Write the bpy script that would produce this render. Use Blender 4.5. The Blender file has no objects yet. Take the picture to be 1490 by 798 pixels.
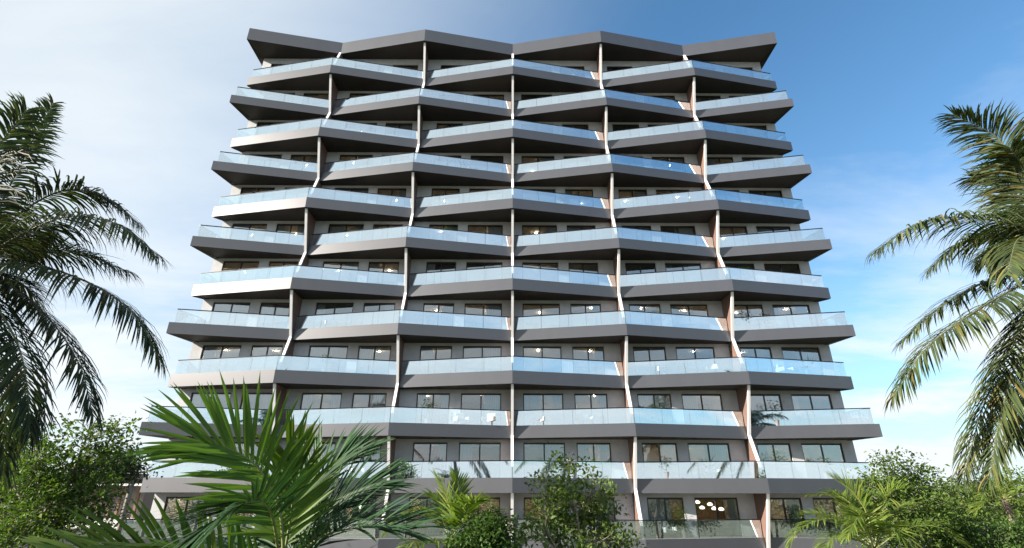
import bpy, math, random
import numpy as np
from mathutils import Matrix, Vector

# ------------------------------------------------------------------ camera, sky, sun, exposure
sc = bpy.context.scene
C = sc.collection
CAM_H = 3.9
CAM = Vector((-0.28, 0.0, CAM_H))
PITCH, YAW, ROLL = 0.4032, 0.0071, 0.0018
FPX, CX, CY, WPX = 751.83, 745.0, 399.0, 1490.0

cd = bpy.data.cameras.new('camera')
cam = bpy.data.objects.new('camera', cd); C.objects.link(cam)
cd.sensor_width = 36.0
cd.lens = FPX / WPX * 36.0
cd.clip_start, cd.clip_end = 0.1, 3000.0
cam.matrix_world = (Matrix.Translation(CAM) @ Matrix.Rotation(-YAW, 4, 'Z')
                    @ Matrix.Rotation(math.pi / 2 + PITCH, 4, 'X') @ Matrix.Rotation(ROLL, 4, 'Z'))
sc.camera = cam
sc.view_settings.view_transform = 'Standard'
sc.view_settings.look = 'None'
sc.view_settings.gamma = 1.0
sc.view_settings.use_curve_mapping = False
sc.view_settings.exposure = 1.45
sc.cycles.use_denoising = True
sc.cycles.max_bounces = 8
sc.cycles.transparent_max_bounces = 24
sc.cycles.sample_clamp_indirect = 4.0
sc.cycles.caustics_reflective = False
sc.cycles.caustics_refractive = False

SUN_EL = math.radians(25.0)
SUN_A = math.radians(18.5)                    # in front of the facade plane, shining along it
sun_dir = Vector((-math.cos(SUN_A) * math.cos(SUN_EL), -math.sin(SUN_A) * math.cos(SUN_EL), math.sin(SUN_EL)))
ld = bpy.data.lights.new('sun', 'SUN')
ld.energy, ld.angle, ld.color = 5.0, math.radians(0.55), (1.0, 0.91, 0.81)
sun = bpy.data.objects.new('sun', ld); C.objects.link(sun)
sun.rotation_euler = sun_dir.to_track_quat('Z', 'Y').to_euler()
sun.location = sun_dir * 60

world = bpy.data.worlds.new('World'); sc.world = world
world.use_nodes = True
wn, wl = world.node_tree.nodes, world.node_tree.links
wn.clear()
out = wn.new('ShaderNodeOutputWorld'); bg = wn.new('ShaderNodeBackground')
bg.inputs['Strength'].default_value = 0.09
sky = wn.new('ShaderNodeTexSky'); sky.sky_type = 'NISHITA'; sky.sun_disc = False
sky.sun_elevation = SUN_EL
sky.sun_rotation = math.atan2(sun_dir.x, sun_dir.y)
sky.altitude, sky.air_density, sky.dust_density, sky.ozone_density = 0.0, 1.0, 1.2, 1.8
tc = wn.new('ShaderNodeTexCoord'); sep = wn.new('ShaderNodeSeparateXYZ')
wl.new(tc.outputs['Generated'], sep.inputs[0])
def wmath(op, a, b=None):
    n = wn.new('ShaderNodeMath'); n.operation = op
    for i, v in enumerate((a, b)):
        if v is None: continue
        if isinstance(v, (int, float)): n.inputs[i].default_value = v
        else: wl.new(v, n.inputs[i])
    return n.outputs[0]
den = wmath('ADD', wmath('MAXIMUM', sep.outputs['Z'], 0.0), 0.16)
comb = wn.new('ShaderNodeCombineXYZ')
wl.new(wmath('DIVIDE', sep.outputs['X'], den), comb.inputs['X'])
wl.new(wmath('DIVIDE', sep.outputs['Y'], den), comb.inputs['Y'])
mp = wn.new('ShaderNodeMapping'); mp.inputs['Scale'].default_value = (0.75, 1.5, 1.0)
mp.inputs['Rotation'].default_value = (0, 0, math.radians(24)); mp.inputs['Location'].default_value = (1.3, 0.4, 0)
wl.new(comb.outputs[0], mp.inputs['Vector'])
no = wn.new('ShaderNodeTexNoise'); no.inputs['Scale'].default_value = 0.9
no.inputs['Detail'].default_value = 9.0; no.inputs['Roughness'].default_value = 0.6; no.inputs['Distortion'].default_value = 0.35
wl.new(mp.outputs[0], no.inputs['Vector'])
rp = wn.new('ShaderNodeValToRGB')
rp.color_ramp.elements[0].position = 0.44; rp.color_ramp.elements[0].color = (0, 0, 0, 1)
rp.color_ramp.elements[1].position = 0.68; rp.color_ramp.elements[1].color = (1, 1, 1, 1)
wl.new(no.outputs['Fac'], rp.inputs['Fac'])
# cloud cover: thin cirrus everywhere, thicker towards the horizon as seen through more air
low = wmath('POWER', wmath('SUBTRACT', 1.0, wmath('MAXIMUM', sep.outputs['Z'], 0.0)), 2.2)
cover = wmath('MULTIPLY', rp.outputs['Color'], wmath('ADD', wmath('MULTIPLY', low, 1.5), 0.02))
horizon = wmath('MULTIPLY', wmath('POWER', wmath('SUBTRACT', 1.0, wmath('MAXIMUM', sep.outputs['Z'], 0.0)), 4.0), 0.62)
cover = wmath('MINIMUM', wmath('ADD', cover, horizon), 0.97)
mix = wn.new('ShaderNodeMix'); mix.data_type = 'RGBA'
tone = wn.new('ShaderNodeVectorMath'); tone.operation = 'MULTIPLY'; tone.inputs[1].default_value = (0.55, 0.90, 1.03)
wl.new(sky.outputs[0], tone.inputs[0])
# thin forward-scattering haze round the sun's side of the sky
dt = wn.new('ShaderNodeVectorMath'); dt.operation = 'DOT_PRODUCT'; dt.inputs[1].default_value = tuple(sun_dir)
wl.new(tc.outputs['Generated'], dt.inputs[0])
hz = wn.new('ShaderNodeMapRange'); hz.interpolation_type = 'SMOOTHSTEP'
hz.inputs['From Min'].default_value, hz.inputs['From Max'].default_value = -0.12, 0.74
hz.inputs['To Min'].default_value, hz.inputs['To Max'].default_value = 0.0, 0.95
wl.new(dt.outputs['Value'], hz.inputs['Value'])
hmix = wn.new('ShaderNodeMix'); hmix.data_type = 'RGBA'
wl.new(wmath('MINIMUM', wmath('MULTIPLY', hz.outputs[0], wmath('ADD', wmath('MULTIPLY', no.outputs['Fac'], 0.9), 0.55)), 0.96), hmix.inputs['Factor']); wl.new(tone.outputs[0], hmix.inputs['A']); hmix.inputs['B'].default_value = (3.3, 3.6, 3.82, 1)
wl.new(cover, mix.inputs['Factor']); wl.new(hmix.outputs['Result'], mix.inputs['A'])
mix.inputs['B'].default_value = (4.0, 4.25, 4.5, 1)
wl.new(mix.outputs['Result'], bg.inputs['Color']); wl.new(bg.outputs[0], out.inputs[0])

# ------------------------------------------------------------------ helpers
def at(px, py, Y):
    """the world point at distance Y in front of the camera position that the picture point looks at"""
    d = cam.matrix_world.to_3x3() @ Vector(((px - CX) / FPX, -(py - CY) / FPX, -1.0))
    return CAM + d * (Y / d.y)

def mesh_np(name, V, F, mats=(), midx=None, smooth=False):
    me = bpy.data.meshes.new(name)
    V = np.asarray(V, np.float32).reshape(-1, 3)
    if isinstance(F, np.ndarray):
        n, k = F.shape
        starts = np.arange(n, dtype=np.int32) * k; flat = F.astype(np.int32).ravel()
    else:
        n = len(F); ln = np.array([len(f) for f in F], np.int32)
        starts = np.concatenate(([0], np.cumsum(ln)[:-1])).astype(np.int32); flat = np.array([i for f in F for i in f], np.int32)
    me.vertices.add(len(V)); me.vertices.foreach_set('co', V.ravel())
    me.loops.add(len(flat)); me.loops.foreach_set('vertex_index', flat)
    me.polygons.add(n); me.polygons.foreach_set('loop_start', starts)
    for m in mats: me.materials.append(m)
    if midx is not None: me.polygons.foreach_set('material_index', np.asarray(midx, np.int32))
    me.polygons.foreach_set('use_smooth', np.full(n, smooth, bool))
    me.update(calc_edges=True); me.validate()
    return me

def link(name, me, parent=None, loc=(0, 0, 0), rotz=0.0, scale=(1, 1, 1)):
    o = bpy.data.objects.new(name, me); C.objects.link(o)
    o.parent = parent; o.location = loc; o.rotation_euler = (0, 0, rotz); o.scale = scale
    return o

def tag(o, label=None, cat=None, group=None, kind=None):
    if label: o['label'] = label
    if cat: o['category'] = cat
    if group: o['group'] = group
    if kind: o['kind'] = kind
    return o

class MB:
    """collects shapes into one mesh"""
    def __init__(s): s.V, s.F, s.M = [], [], []
    def add(s, V, F, m=0):
        b = len(s.V); s.V += [tuple(v) for v in V]
        s.F += [tuple(i + b for i in f) for f in F]; s.M += [m] * len(F)
    def box(s, a, b, m=0):
        x0, y0, z0 = a; x1, y1, z1 = b
        s.add([(x0, y0, z0), (x1, y0, z0), (x1, y1, z0), (x0, y1, z0), (x0, y0, z1), (x1, y0, z1), (x1, y1, z1), (x0, y1, z1)],
              [(0, 3, 2, 1), (4, 5, 6, 7), (0, 1, 5, 4), (1, 2, 6, 5), (2, 3, 7, 6), (3, 0, 4, 7)], m)
    def tube(s, pts, rad, n=6, m=0, cap=True):
        pts = [Vector(p) for p in pts]; b = len(s.V); rings = []
        for i, p in enumerate(pts):
            t = (pts[min(i + 1, len(pts) - 1)] - pts[max(i - 1, 0)]).normalized()
            u = t.orthogonal().normalized() if i == 0 else (u - t * u.dot(t)).normalized()
            w = t.cross(u); r = rad[i] if hasattr(rad, '__len__') else rad
            for k in range(n):
                a = 2 * math.pi * k / n
                s.V.append(tuple(p + u * (math.cos(a) * r) + w * (math.sin(a) * r)))
        for i in range(len(pts) - 1):
            for k in range(n):
                k2 = (k + 1) % n
                s.F.append((b + i * n + k, b + i * n + k2, b + (i + 1) * n + k2, b + (i + 1) * n + k)); s.M.append(m)
        if cap:
            s.F.append(tuple(b + k for k in reversed(range(n)))); s.M.append(m)
            s.F.append(tuple(b + (len(pts) - 1) * n + k for k in range(n))); s.M.append(m)
    def lathe(s, prof, n=12, c=(0, 0, 0), m=0):
        b = len(s.V)
        for r, z in prof:
            for k in range(n):
                a = 2 * math.pi * k / n; s.V.append((c[0] + r * math.cos(a), c[1] + r * math.sin(a), c[2] + z))
        for i in range(len(prof) - 1):
            for k in range(n):
                k2 = (k + 1) % n
                s.F.append((b + i * n + k, b + i * n + k2, b + (i + 1) * n + k2, b + (i + 1) * n + k)); s.M.append(m)
    def mesh(s, name, mats, smooth=False): return mesh_np(name, s.V, s.F, mats, s.M, smooth)

# ------------------------------------------------------------------ materials
def newmat(name):
    m = bpy.data.materials.new(name); m.use_nodes = True
    return m, m.node_tree.nodes, m.node_tree.links, m.node_tree.nodes['Principled BSDF']

def mat(name, col, rough=0.6, var=0.0, scale=4.0, bump=0.0, bscale=None, metal=0.0, spec=0.5, coat=0.0, stretch=(1, 1, 1)):
    m, n, l, p = newmat(name)
    p.inputs['Base Color'].default_value = (*col, 1); p.inputs['Roughness'].default_value = rough
    p.inputs['Metallic'].default_value = metal; p.inputs['Specular IOR Level'].default_value = spec
    p.inputs['Coat Weight'].default_value = coat; p.inputs['Coat Roughness'].default_value = 0.15
    if var or bump:
        t = n.new('ShaderNodeTexCoord'); mpg = n.new('ShaderNodeMapping'); mpg.inputs['Scale'].default_value = stretch
        l.new(t.outputs['Object'], mpg.inputs['Vector'])
        ns = n.new('ShaderNodeTexNoise'); ns.inputs['Scale'].default_value = scale; ns.inputs['Detail'].default_value = 6
        ns.inputs['Roughness'].default_value = 0.65
        l.new(mpg.outputs[0], ns.inputs['Vector'])
        if var:
            r = n.new('ShaderNodeMapRange'); r.inputs['To Min'].default_value = 1 - var; r.inputs['To Max'].default_value = 1 + var
            r.inputs['From Min'].default_value = 0.25; r.inputs['From Max'].default_value = 0.75
            l.new(ns.outputs['Fac'], r.inputs['Value'])
            mx = n.new('ShaderNodeVectorMath'); mx.operation = 'SCALE'; mx.inputs[0].default_value = col
            l.new(r.outputs[0], mx.inputs['Scale']); l.new(mx.outputs[0], p.inputs['Base Color'])
        if bump:
            n2 = n.new('ShaderNodeTexNoise'); n2.inputs['Scale'].default_value = bscale or scale * 6; n2.inputs['Detail'].default_value = 4
            l.new(mpg.outputs[0], n2.inputs['Vector'])
            bp = n.new('ShaderNodeBump'); bp.inputs['Strength'].default_value = bump; bp.inputs['Distance'].default_value = 0.02
            l.new(n2.outputs['Fac'], bp.inputs['Height']); l.new(bp.outputs[0], p.inputs['Normal'])
    return m

def leafmat(name, c0, c1, c2=None, rough=0.45, trans=0.3, tip=None):
    m, n, l, p = newmat(name)
    g = n.new('ShaderNodeNewGeometry'); r = n.new('ShaderNodeValToRGB')
    e = r.color_ramp.elements
    e[0].position, e[0].color = 0.0, (*c0, 1); e[1].position, e[1].color = 0.85, (*c1, 1)
    if c2: x = e.new(1.0); x.color = (*c2, 1)
    l.new(g.outputs['Random Per Island'], r.inputs['Fac'])
    t = n.new('ShaderNodeTexCoord'); ns = n.new('ShaderNodeTexNoise'); ns.inputs['Scale'].default_value = 1.3; ns.inputs['Detail'].default_value = 3
    l.new(t.outputs['Object'], ns.inputs['Vector'])
    mr = n.new('ShaderNodeMapRange'); mr.inputs['To Min'].default_value = 0.62; mr.inputs['To Max'].default_value = 1.38
    mr.inputs['From Min'].default_value = 0.3; mr.inputs['From Max'].default_value = 0.7
    l.new(ns.outputs['Fac'], mr.inputs['Value'])
    v = n.new('ShaderNodeVectorMath'); v.operation = 'SCALE'
    l.new(r.outputs[0], v.inputs[0]); l.new(mr.outputs[0], v.inputs['Scale'])
    l.new(v.outputs[0], p.inputs['Base Color']); p.inputs['Roughness'].default_value = rough
    p.inputs['Specular IOR Level'].default_value = 0.16
    tr = n.new('ShaderNodeBsdfTranslucent')
    v2 = n.new('ShaderNodeVectorMath'); v2.operation = 'MULTIPLY'; v2.inputs[1].default_value = (1.25, 1.5, 0.5)
    l.new(v.outputs[0], v2.inputs[0]); l.new(v2.outputs[0], tr.inputs['Color'])
    ms = n.new('ShaderNodeMixShader'); ms.inputs[0].default_value = trans
    l.new(p.outputs[0], ms.inputs[1]); l.new(tr.outputs[0], ms.inputs[2])
    l.new(ms.outputs[0], n['Material Output'].inputs[0])
    return m

def glassmat(name, tint, refl_lo, refl_hi, rough=0.0, wav=0.0):
    """coated sheet glass: clear tinted transmission under a mirror-like coat, stronger at grazing angles"""
    m, n, l, p = newmat(name); n.remove(p)
    tr = n.new('ShaderNodeBsdfTransparent'); tr.inputs[0].default_value = (*tint, 1)
    gl = n.new('ShaderNodeBsdfGlossy'); gl.inputs['Color'].default_value = (0.92, 0.985, 1.0, 1); gl.inputs['Roughness'].default_value = rough
    lw = n.new('ShaderNodeLayerWeight'); lw.inputs['Blend'].default_value = 0.5
    mr = n.new('ShaderNodeMapRange'); mr.inputs['To Min'].default_value = refl_lo; mr.inputs['To Max'].default_value = refl_hi
    l.new(lw.outputs['Facing'], mr.inputs['Value'])
    ms = n.new('ShaderNodeMixShader')
    l.new(mr.outputs[0], ms.inputs[0]); l.new(tr.outputs[0], ms.inputs[1]); l.new(gl.outputs[0], ms.inputs[2])
    l.new(ms.outputs[0], n['Material Output'].inputs[0])
    if wav:
        t = n.new('ShaderNodeTexCoord'); ns = n.new('ShaderNodeTexNoise'); ns.inputs['Scale'].default_value = 0.7; ns.inputs['Detail'].default_value = 1
        l.new(t.outputs['Object'], ns.inputs['Vector'])
        bp = n.new('ShaderNodeBump'); bp.inputs['Strength'].default_value = wav; bp.inputs['Distance'].default_value = 0.05
        l.new(ns.outputs['Fac'], bp.inputs['Height']); l.new(bp.outputs[0], gl.inputs['Normal'])
    return m

def emit(name, col, s):
    m, n, l, p = newmat(name)
    p.inputs['Base Color'].default_value = (*col, 1); p.inputs['Emission Color'].default_value = (*col, 1); p.inputs['Emission Strength'].default_value = s
    return m

M = dict(
    fascia=mat('grey metal cladding', (0.060, 0.063, 0.073), 0.40, var=0.09, scale=1.1, spec=1.0, metal=0.0, stretch=(1, 1, 0.2)),
    soffit=mat('dark bronze soffit', (0.022, 0.018, 0.016), 0.6, var=0.12, scale=2),
    deck=mat('balcony floor tile', (0.32, 0.30, 0.28), 0.55, var=0.08, scale=2),
    stucco=mat('grey stucco', (0.54, 0.545, 0.555), 0.85, var=0.14, scale=1.6, bump=0.35, bscale=30),
    reveal=mat('pale window surround', (0.52, 0.5, 0.46), 0.7),
    frame=mat('black aluminium', (0.012, 0.012, 0.014), 0.35, spec=0.5),
    rail=mat('dark rail', (0.02, 0.02, 0.023), 0.3, metal=0.5),
    finwhite=mat('white fin edge', (0.90, 0.88, 0.86), 0.55, var=0.03, scale=1.0),
    finwood=mat('brown fin side', (0.17, 0.105, 0.082), 0.6, var=0.16, scale=1.2, stretch=(6, 6, 0.5)),
    inwhite=mat('interior white paint', (0.74, 0.70, 0.64), 0.8),
    inwood=mat('interior timber wall', (0.20, 0.10, 0.05), 0.5, var=0.3, scale=2.0, stretch=(0.6, 1, 7)),
    ingrey=mat('interior grey wall', (0.38, 0.37, 0.36), 0.8),
    curtain=mat('white sheer curtain', (0.78, 0.77, 0.75), 0.9),
    glass=glassmat('balustrade glass', (0.86, 0.95, 0.98), 0.55, 0.97, wav=0.015),
    wglass=glassmat('window glass', (0.82, 0.84, 0.84), 0.14, 0.88, wav=0.03),
    lamp=emit('warm downlight', (1.0, 0.74, 0.45), 900.0),
    shade=emit('white glowing lampshade', (1.0, 0.9, 0.76), 2.0),
    bark=mat('grey bark', (0.23, 0.20, 0.17), 0.85, var=0.3, scale=5, bump=0.5, bscale=25),
    palmbark=mat('palm bark', (0.19, 0.15, 0.115), 0.9, var=0.3, scale=6, bump=0.6, bscale=20, stretch=(1, 1, 4)),
    rachis=mat('palm leaf stalk', (0.17, 0.19, 0.055), 0.5, var=0.15, scale=5),
    rachisdry=mat('coconut leaf stalk', (0.10, 0.10, 0.045), 0.6, var=0.2, scale=5),
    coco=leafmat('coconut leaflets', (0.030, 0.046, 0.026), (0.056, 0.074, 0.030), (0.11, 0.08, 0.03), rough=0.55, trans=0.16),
    cocor=leafmat('sunlit-toned coconut leaflets', (0.034, 0.052, 0.024), (0.070, 0.092, 0.030), (0.16, 0.125, 0.04), rough=0.55, trans=0.22),  # lighter, yellower copy of the coconut leaflets, sunlight put into its colour
    fpalm=leafmat('sunlit-toned palm leaflets', (0.052, 0.102, 0.014), (0.092, 0.155, 0.024), (0.14, 0.17, 0.04), rough=0.5, trans=0.22),  # fronds catching the sun: sunlight put into this lighter leaflet colour
    fpalmd=leafmat('deep green palm leaflets', (0.020, 0.055, 0.024), (0.038, 0.085, 0.030), rough=0.5, trans=0.16),  # darker copy for the fronds in shade, painted into the colour; also potted plants
    gpalm=leafmat('garden palm leaflets', (0.075, 0.125, 0.020), (0.145, 0.20, 0.035), (0.21, 0.22, 0.05), rough=0.5, trans=0.3),
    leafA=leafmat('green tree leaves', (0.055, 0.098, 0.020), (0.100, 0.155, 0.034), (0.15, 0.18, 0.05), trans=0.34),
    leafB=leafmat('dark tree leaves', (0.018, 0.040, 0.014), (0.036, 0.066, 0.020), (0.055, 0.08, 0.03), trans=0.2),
    leafC=leafmat('olive tree leaves', (0.070, 0.116, 0.026), (0.120, 0.175, 0.042), (0.17, 0.19, 0.06), trans=0.32),
    leafD=leafmat('fresh shrub leaves', (0.035, 0.075, 0.016), (0.072, 0.125, 0.028), trans=0.25),
    pot=mat('grey planter', (0.22, 0.21, 0.2), 0.7, var=0.1),
    whitepl=mat('white render', (0.72, 0.71, 0.69), 0.75, var=0.05, scale=1),
    timber=mat('timber slats', (0.17, 0.10, 0.06), 0.6, var=0.2, scale=3, stretch=(4, 4, 0.6)),
    sofa=mat('grey sofa fabric', (0.42, 0.42, 0.43), 0.95),
    grass=mat('garden ground', (0.07, 0.075, 0.045), 0.95, var=0.4, scale=0.6),
    paving=mat('stone paving', (0.30, 0.28, 0.25), 0.8, var=0.15, scale=0.8),
)

# ------------------------------------------------------------------ ground
g = MB(); g.add([(-900, -500, 0), (900, -500, 0), (900, 1600, 0), (-900, 1600, 0)], [(0, 1, 2, 3)])
tag(link('ground', g.mesh('ground', [M['grass']])), 'green planted garden ground around the tower', kind='structure')
g = MB(); g.add([(-40, 27.5, 0.004), (40, 27.5, 0.004), (40, 33.2, 0.004), (-40, 33.2, 0.004)], [(0, 1, 2, 3)])
tag(link('pavement', g.mesh('pavement', [M['paving']])), 'pale stone paving strip before the tower', kind='structure')

# ------------------------------------------------------------------ the tower
Y0 = 33.90                      # plane of the projecting balcony corners
D, W = 1.5722, 7.812            # zigzag depth, bay width
WALL = 2.2                      # facade wall behind the projecting plane
WX = 22.85                      # half width of the wall
DEPTH = 14.0
S = 3.3
def ztop(k):
    z = CAM_H - 2.4072 + (12 - k) * S
    if k % 2: z += 0.05
    if k == 0: z += 0.97
    return z
def thick(k): return 1.33 if k == 0 else (0.86 if k % 2 else 0.80)
def zbot(k): return ztop(k) - thick(k)
def proud(k, b): return (b % 2 == 1) == (k % 2 == 0)
def yfront(k, b): return 0.0 if proud(k, b) else D

T = bpy.data.objects.new('apartment_building', None); C.objects.link(T); T.location = (0, Y0, 0)
tag(T, 'tall apartment tower with grey zigzag balconies, glass railings and white fins', 'building')
rnd = random.Random(4)

rail_unit = MB(); rail_unit.box((0, -0.03, -0.03), (1, 0.03, 0.025)); rail_unit = rail_unit.mesh('handrail', [M['rail']])
pane_unit = MB(); pane_unit.box((0, -0.009, -0.04), (1, 0.009, 0.955)); pane_unit = pane_unit.mesh('glass_panel', [M['glass']])

def strip(parent, p, q, z, n, pname):
    p, q = Vector(p), Vector(q); d = q - p; L = d.length; a = math.atan2(d.y, d.x)
    link('handrail', rail_unit, parent, (p.x, p.y, z + 1.0), a, (L, 1, 1))
    w = L / n
    for i in range(n):
        s = p + d * ((i * w + 0.008) / L)
        link(pname, pane_unit, parent, (s.x, s.y, z), a, (w - 0.016, 1, 1))

for k in range(13):
    zt, zb = ztop(k), zbot(k)
    pts = [(b * W, yfront(k, b)) for b in range(-3, 4)]
    taper = 0.0 if k == 0 else 1.0
    xe = 3 * W - taper * 0.5
    poly = pts + [(xe, WALL + 0.02), (xe, DEPTH), (-xe, DEPTH), (-xe, WALL + 0.02)]
    n = len(poly); V = [(x, y, zb) for x, y in poly] + [(x, y, zt) for x, y in poly]
    F, mi = [], []
    for i in range(n):
        j = (i + 1) % n; F.append((i, j, n + j, n + i)); mi.append(0)
    # soffit and deck as fans of quads from each front segment to the back, so that they stay planar
    F.append(tuple(reversed(range(n)))); mi.append(1)
    F.append(tuple(range(n, 2 * n))); mi.append(2 if k else 0)
    slab = link('roof_slab' if k == 0 else 'balcony_slab', mesh_np('balcony_slab', V, F, [M['fascia'], M['soffit'], M['deck']], mi), T)
    # narrow trim set into the underside along both ends
    for s in (-1, 1):
        y0 = yfront(k, 3) + 0.15
        tb = MB()
        xa, xb = s * (3 * W - 0.03), s * (xe - 0.03)
        P = [(xa, y0, zb - 0.004), (xa - s * 0.04, y0, zb - 0.004), (xb - s * 0.45, WALL, zb - 0.03), (xb, WALL, zb - 0.03)]
        tb.add(P + [(x, y, zb + 0.05) for x, y, z in P], [(0, 1, 2, 3), (7, 6, 5, 4), (0, 4, 5, 1), (1, 5, 6, 2), (2, 6, 7, 3), (3, 7, 4, 0)])
        link('soffit_trim', tb.mesh('soffit_trim', [M['rail']]), slab)
    if k == 0: continue
    for b in range(-3, 3):
        y1, y2 = yfront(k, b) + 0.153, yfront(k, b + 1) + 0.153
        x1, x2 = b * W, (b + 1) * W
        t1 = 0.012 if proud(k, b) else 0.14
        t2 = 0.012 if proud(k, b + 1) else 0.14
        if b == -3: t1 = 0.22
        if b == 2: t2 = 0.22
        f = lambda x: y1 + (y2 - y1) * (x - x1) / (x2 - x1)
        strip(slab, (x1 + t1, f(x1 + t1)), (x2 - t2, f(x2 - t2)), zt, 4, 'glass_panel')
    for s in (-1, 1):
        ya = yfront(k, 3) + 0.19
        strip(slab, (s * (3 * W - 0.2), ya + 0.02), (s * (xe - 0.2), WALL), zt, 2 if proud(k, 3) else 1, 'side_glass_panel')

# fins between the bays: brown sides, white front edge, folding in and out with the slabs
for b in range(-2, 3):
    prof = []
    for k in range(0, 13):
        if proud(k, b):
            if k: prof.append((0.30, ztop(k) + 0.0))
            prof.append((0.24, zbot(k)))
        else:
            if k == 0: prof.append((D - 0.15, zbot(0)))
            else: prof.append((D - 0.17, ztop(k) - 0.62))
    prof.append((0.75 if proud(12, b) else 1.0, 0.0))
    back = WALL + 0.03
    hw = 0.06
    n = len(prof)
    V = [(-hw, y + 0.05, z) for y, z in prof] + [(-hw, back, z) for y, z in prof] + [(hw, y + 0.05, z) for y, z in prof] + [(hw, back, z) for y, z in prof]
    F = []
    for i in range(n - 1):
        F += [(i, i + 1, n + i + 1, n + i), (2 * n + i + 1, 2 * n + i, 3 * n + i, 3 * n + i + 1),
              (i + 1, i, 2 * n + i, 2 * n + i + 1), (n + i, n + i + 1, 3 * n + i + 1, 3 * n + i)]
    F += [(0, n, 3 * n, 2 * n), (n - 1, 3 * n - 1, 4 * n - 1, 2 * n - 1)]
    fin = link('privacy_fin', mesh_np('privacy_fin', V, F, [M['finwood']]), T, (b * W, 0, 0))
    hw = 0.088
    V = [(x, y + dy, z) for x, dy in ((-hw, 0), (hw, 0), (hw, 0.10), (-hw, 0.10)) for y, z in prof]
    F = []
    for i in range(n - 1):
        for c in range(4):
            c2 = (c + 1) % 4; F.append((c * n + i + 1, c * n + i, c2 * n + i, c2 * n + i + 1))
    F += [(0, n, 2 * n, 3 * n), (4 * n - 1, 3 * n - 1, 2 * n - 1, n - 1)]
    link('fin_edge', mesh_np('fin_edge', V, F, [M['finwhite']]), fin)

# windows: half the facade, mirrored
half = [(0.76, 3.52), (4.30, 6.57), (8.65, 10.98), (11.72, 14.48), (16.35, 18.58), (19.33, 22.06)]
wins = [(-b, -a) for a, b in reversed(half)] + half
WH = 2.24
_wm = {}
def window_mesh(w):
    key = round(w, 2)
    if key in _wm: return _wm[key]
    f = MB(); t = 0.07
    f.box((-w / 2, 0.06, 0.02), (-w / 2 + t, 0.16, WH)); f.box((w / 2 - t, 0.06, 0.02), (w / 2, 0.16, WH))
    f.box((-w / 2 + t, 0.06, WH - 0.11), (w / 2 - t, 0.16, WH)); f.box((-w / 2 + t, 0.06, 0.02), (w / 2 - t, 0.16, 0.09))
    f.box((-0.045, 0.068, 0.09), (0.045, 0.152, WH - 0.11))
    r = MB(); e = 0.045                                  # pale surround set in the opening
    r.box((-w / 2 - e, -0.012, 0.0), (-w / 2, 0.2, WH + e)); r.box((w / 2, -0.012, 0.0), (w / 2 + e, 0.2, WH + e))
    r.box((-w / 2, -0.012, WH), (w / 2, 0.2, WH + e))
    p = MB(); pw = w / 2 - t - 0.045
    p.box((-pw / 2, 0.10, 0.09), (pw / 2, 0.112, WH - 0.11))
    _wm[key] = (f.mesh('window', [M['frame']]), r.mesh('surround', [M['reveal']]), p.mesh('pane', [M['wglass']]), pw)
    return _wm[key]

def curtain_mesh(w, seed):
    r = random.Random(seed); n = int(w / 0.035); V = []
    ph = r.random() * 6
    for i in range(n + 1):
        x = w * i / n; y = 0.035 * math.sin(x * 42 + ph + 0.8 * math.sin(x * 7)) + 0.012 * math.sin(x * 97)
        V += [(x, y, 0.03), (x, y * 0.8, 2.33)]
    return mesh_np('curtain', V, np.array([(2 * i, 2 * i + 2, 2 * i + 3, 2 * i + 1) for i in range(n)]), [M['curtain']], smooth=True)
curtains = [curtain_mesh(w, i) for i, w in enumerate((0.55, 0.8, 1.1, 1.5))]

def room_box(x0, x1, y0, y1, z0, z1, name, m):
    q = MB(); q.box((x0, y0, z0), (x1, y1, z1)); return q.mesh(name, [M[m]])
END = W / 2 - (3 * W - WX) - 0.26
spans = [(-END, W / 2 - 0.1)] + [(-W / 2 + 0.1, W / 2 - 0.1)] * 4 + [(-W / 2 + 0.1, END)]
ceils = [room_box(a, b, WALL + 0.25, 7.4, -0.04, 0, 'ceiling', 'inwhite') for a, b in (spans[0], spans[1], spans[5])]
sel = lambda bay: 0 if bay == 0 else 2 if bay == 5 else 1
backs = [[room_box(a, b, 7.4, 7.5, 0, 2.5, 'back_wall', mm) for mm in ('inwhite', 'inwood', 'ingrey')] for a, b in (spans[0], spans[1], spans[5])]
part_u = MB(); part_u.box((-0.07, WALL + 0.24, 0), (0.07, 7.5, 2.5)); part_u = part_u.mesh('partition', [M['inwhite']])
down_u = MB(); down_u.lathe([(0.0, 0.0), (0.026, 0.0), (0.032, 0.02), (0.0, 0.02)], 10); down_u = down_u.mesh('downlight', [M['lamp']])

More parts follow.
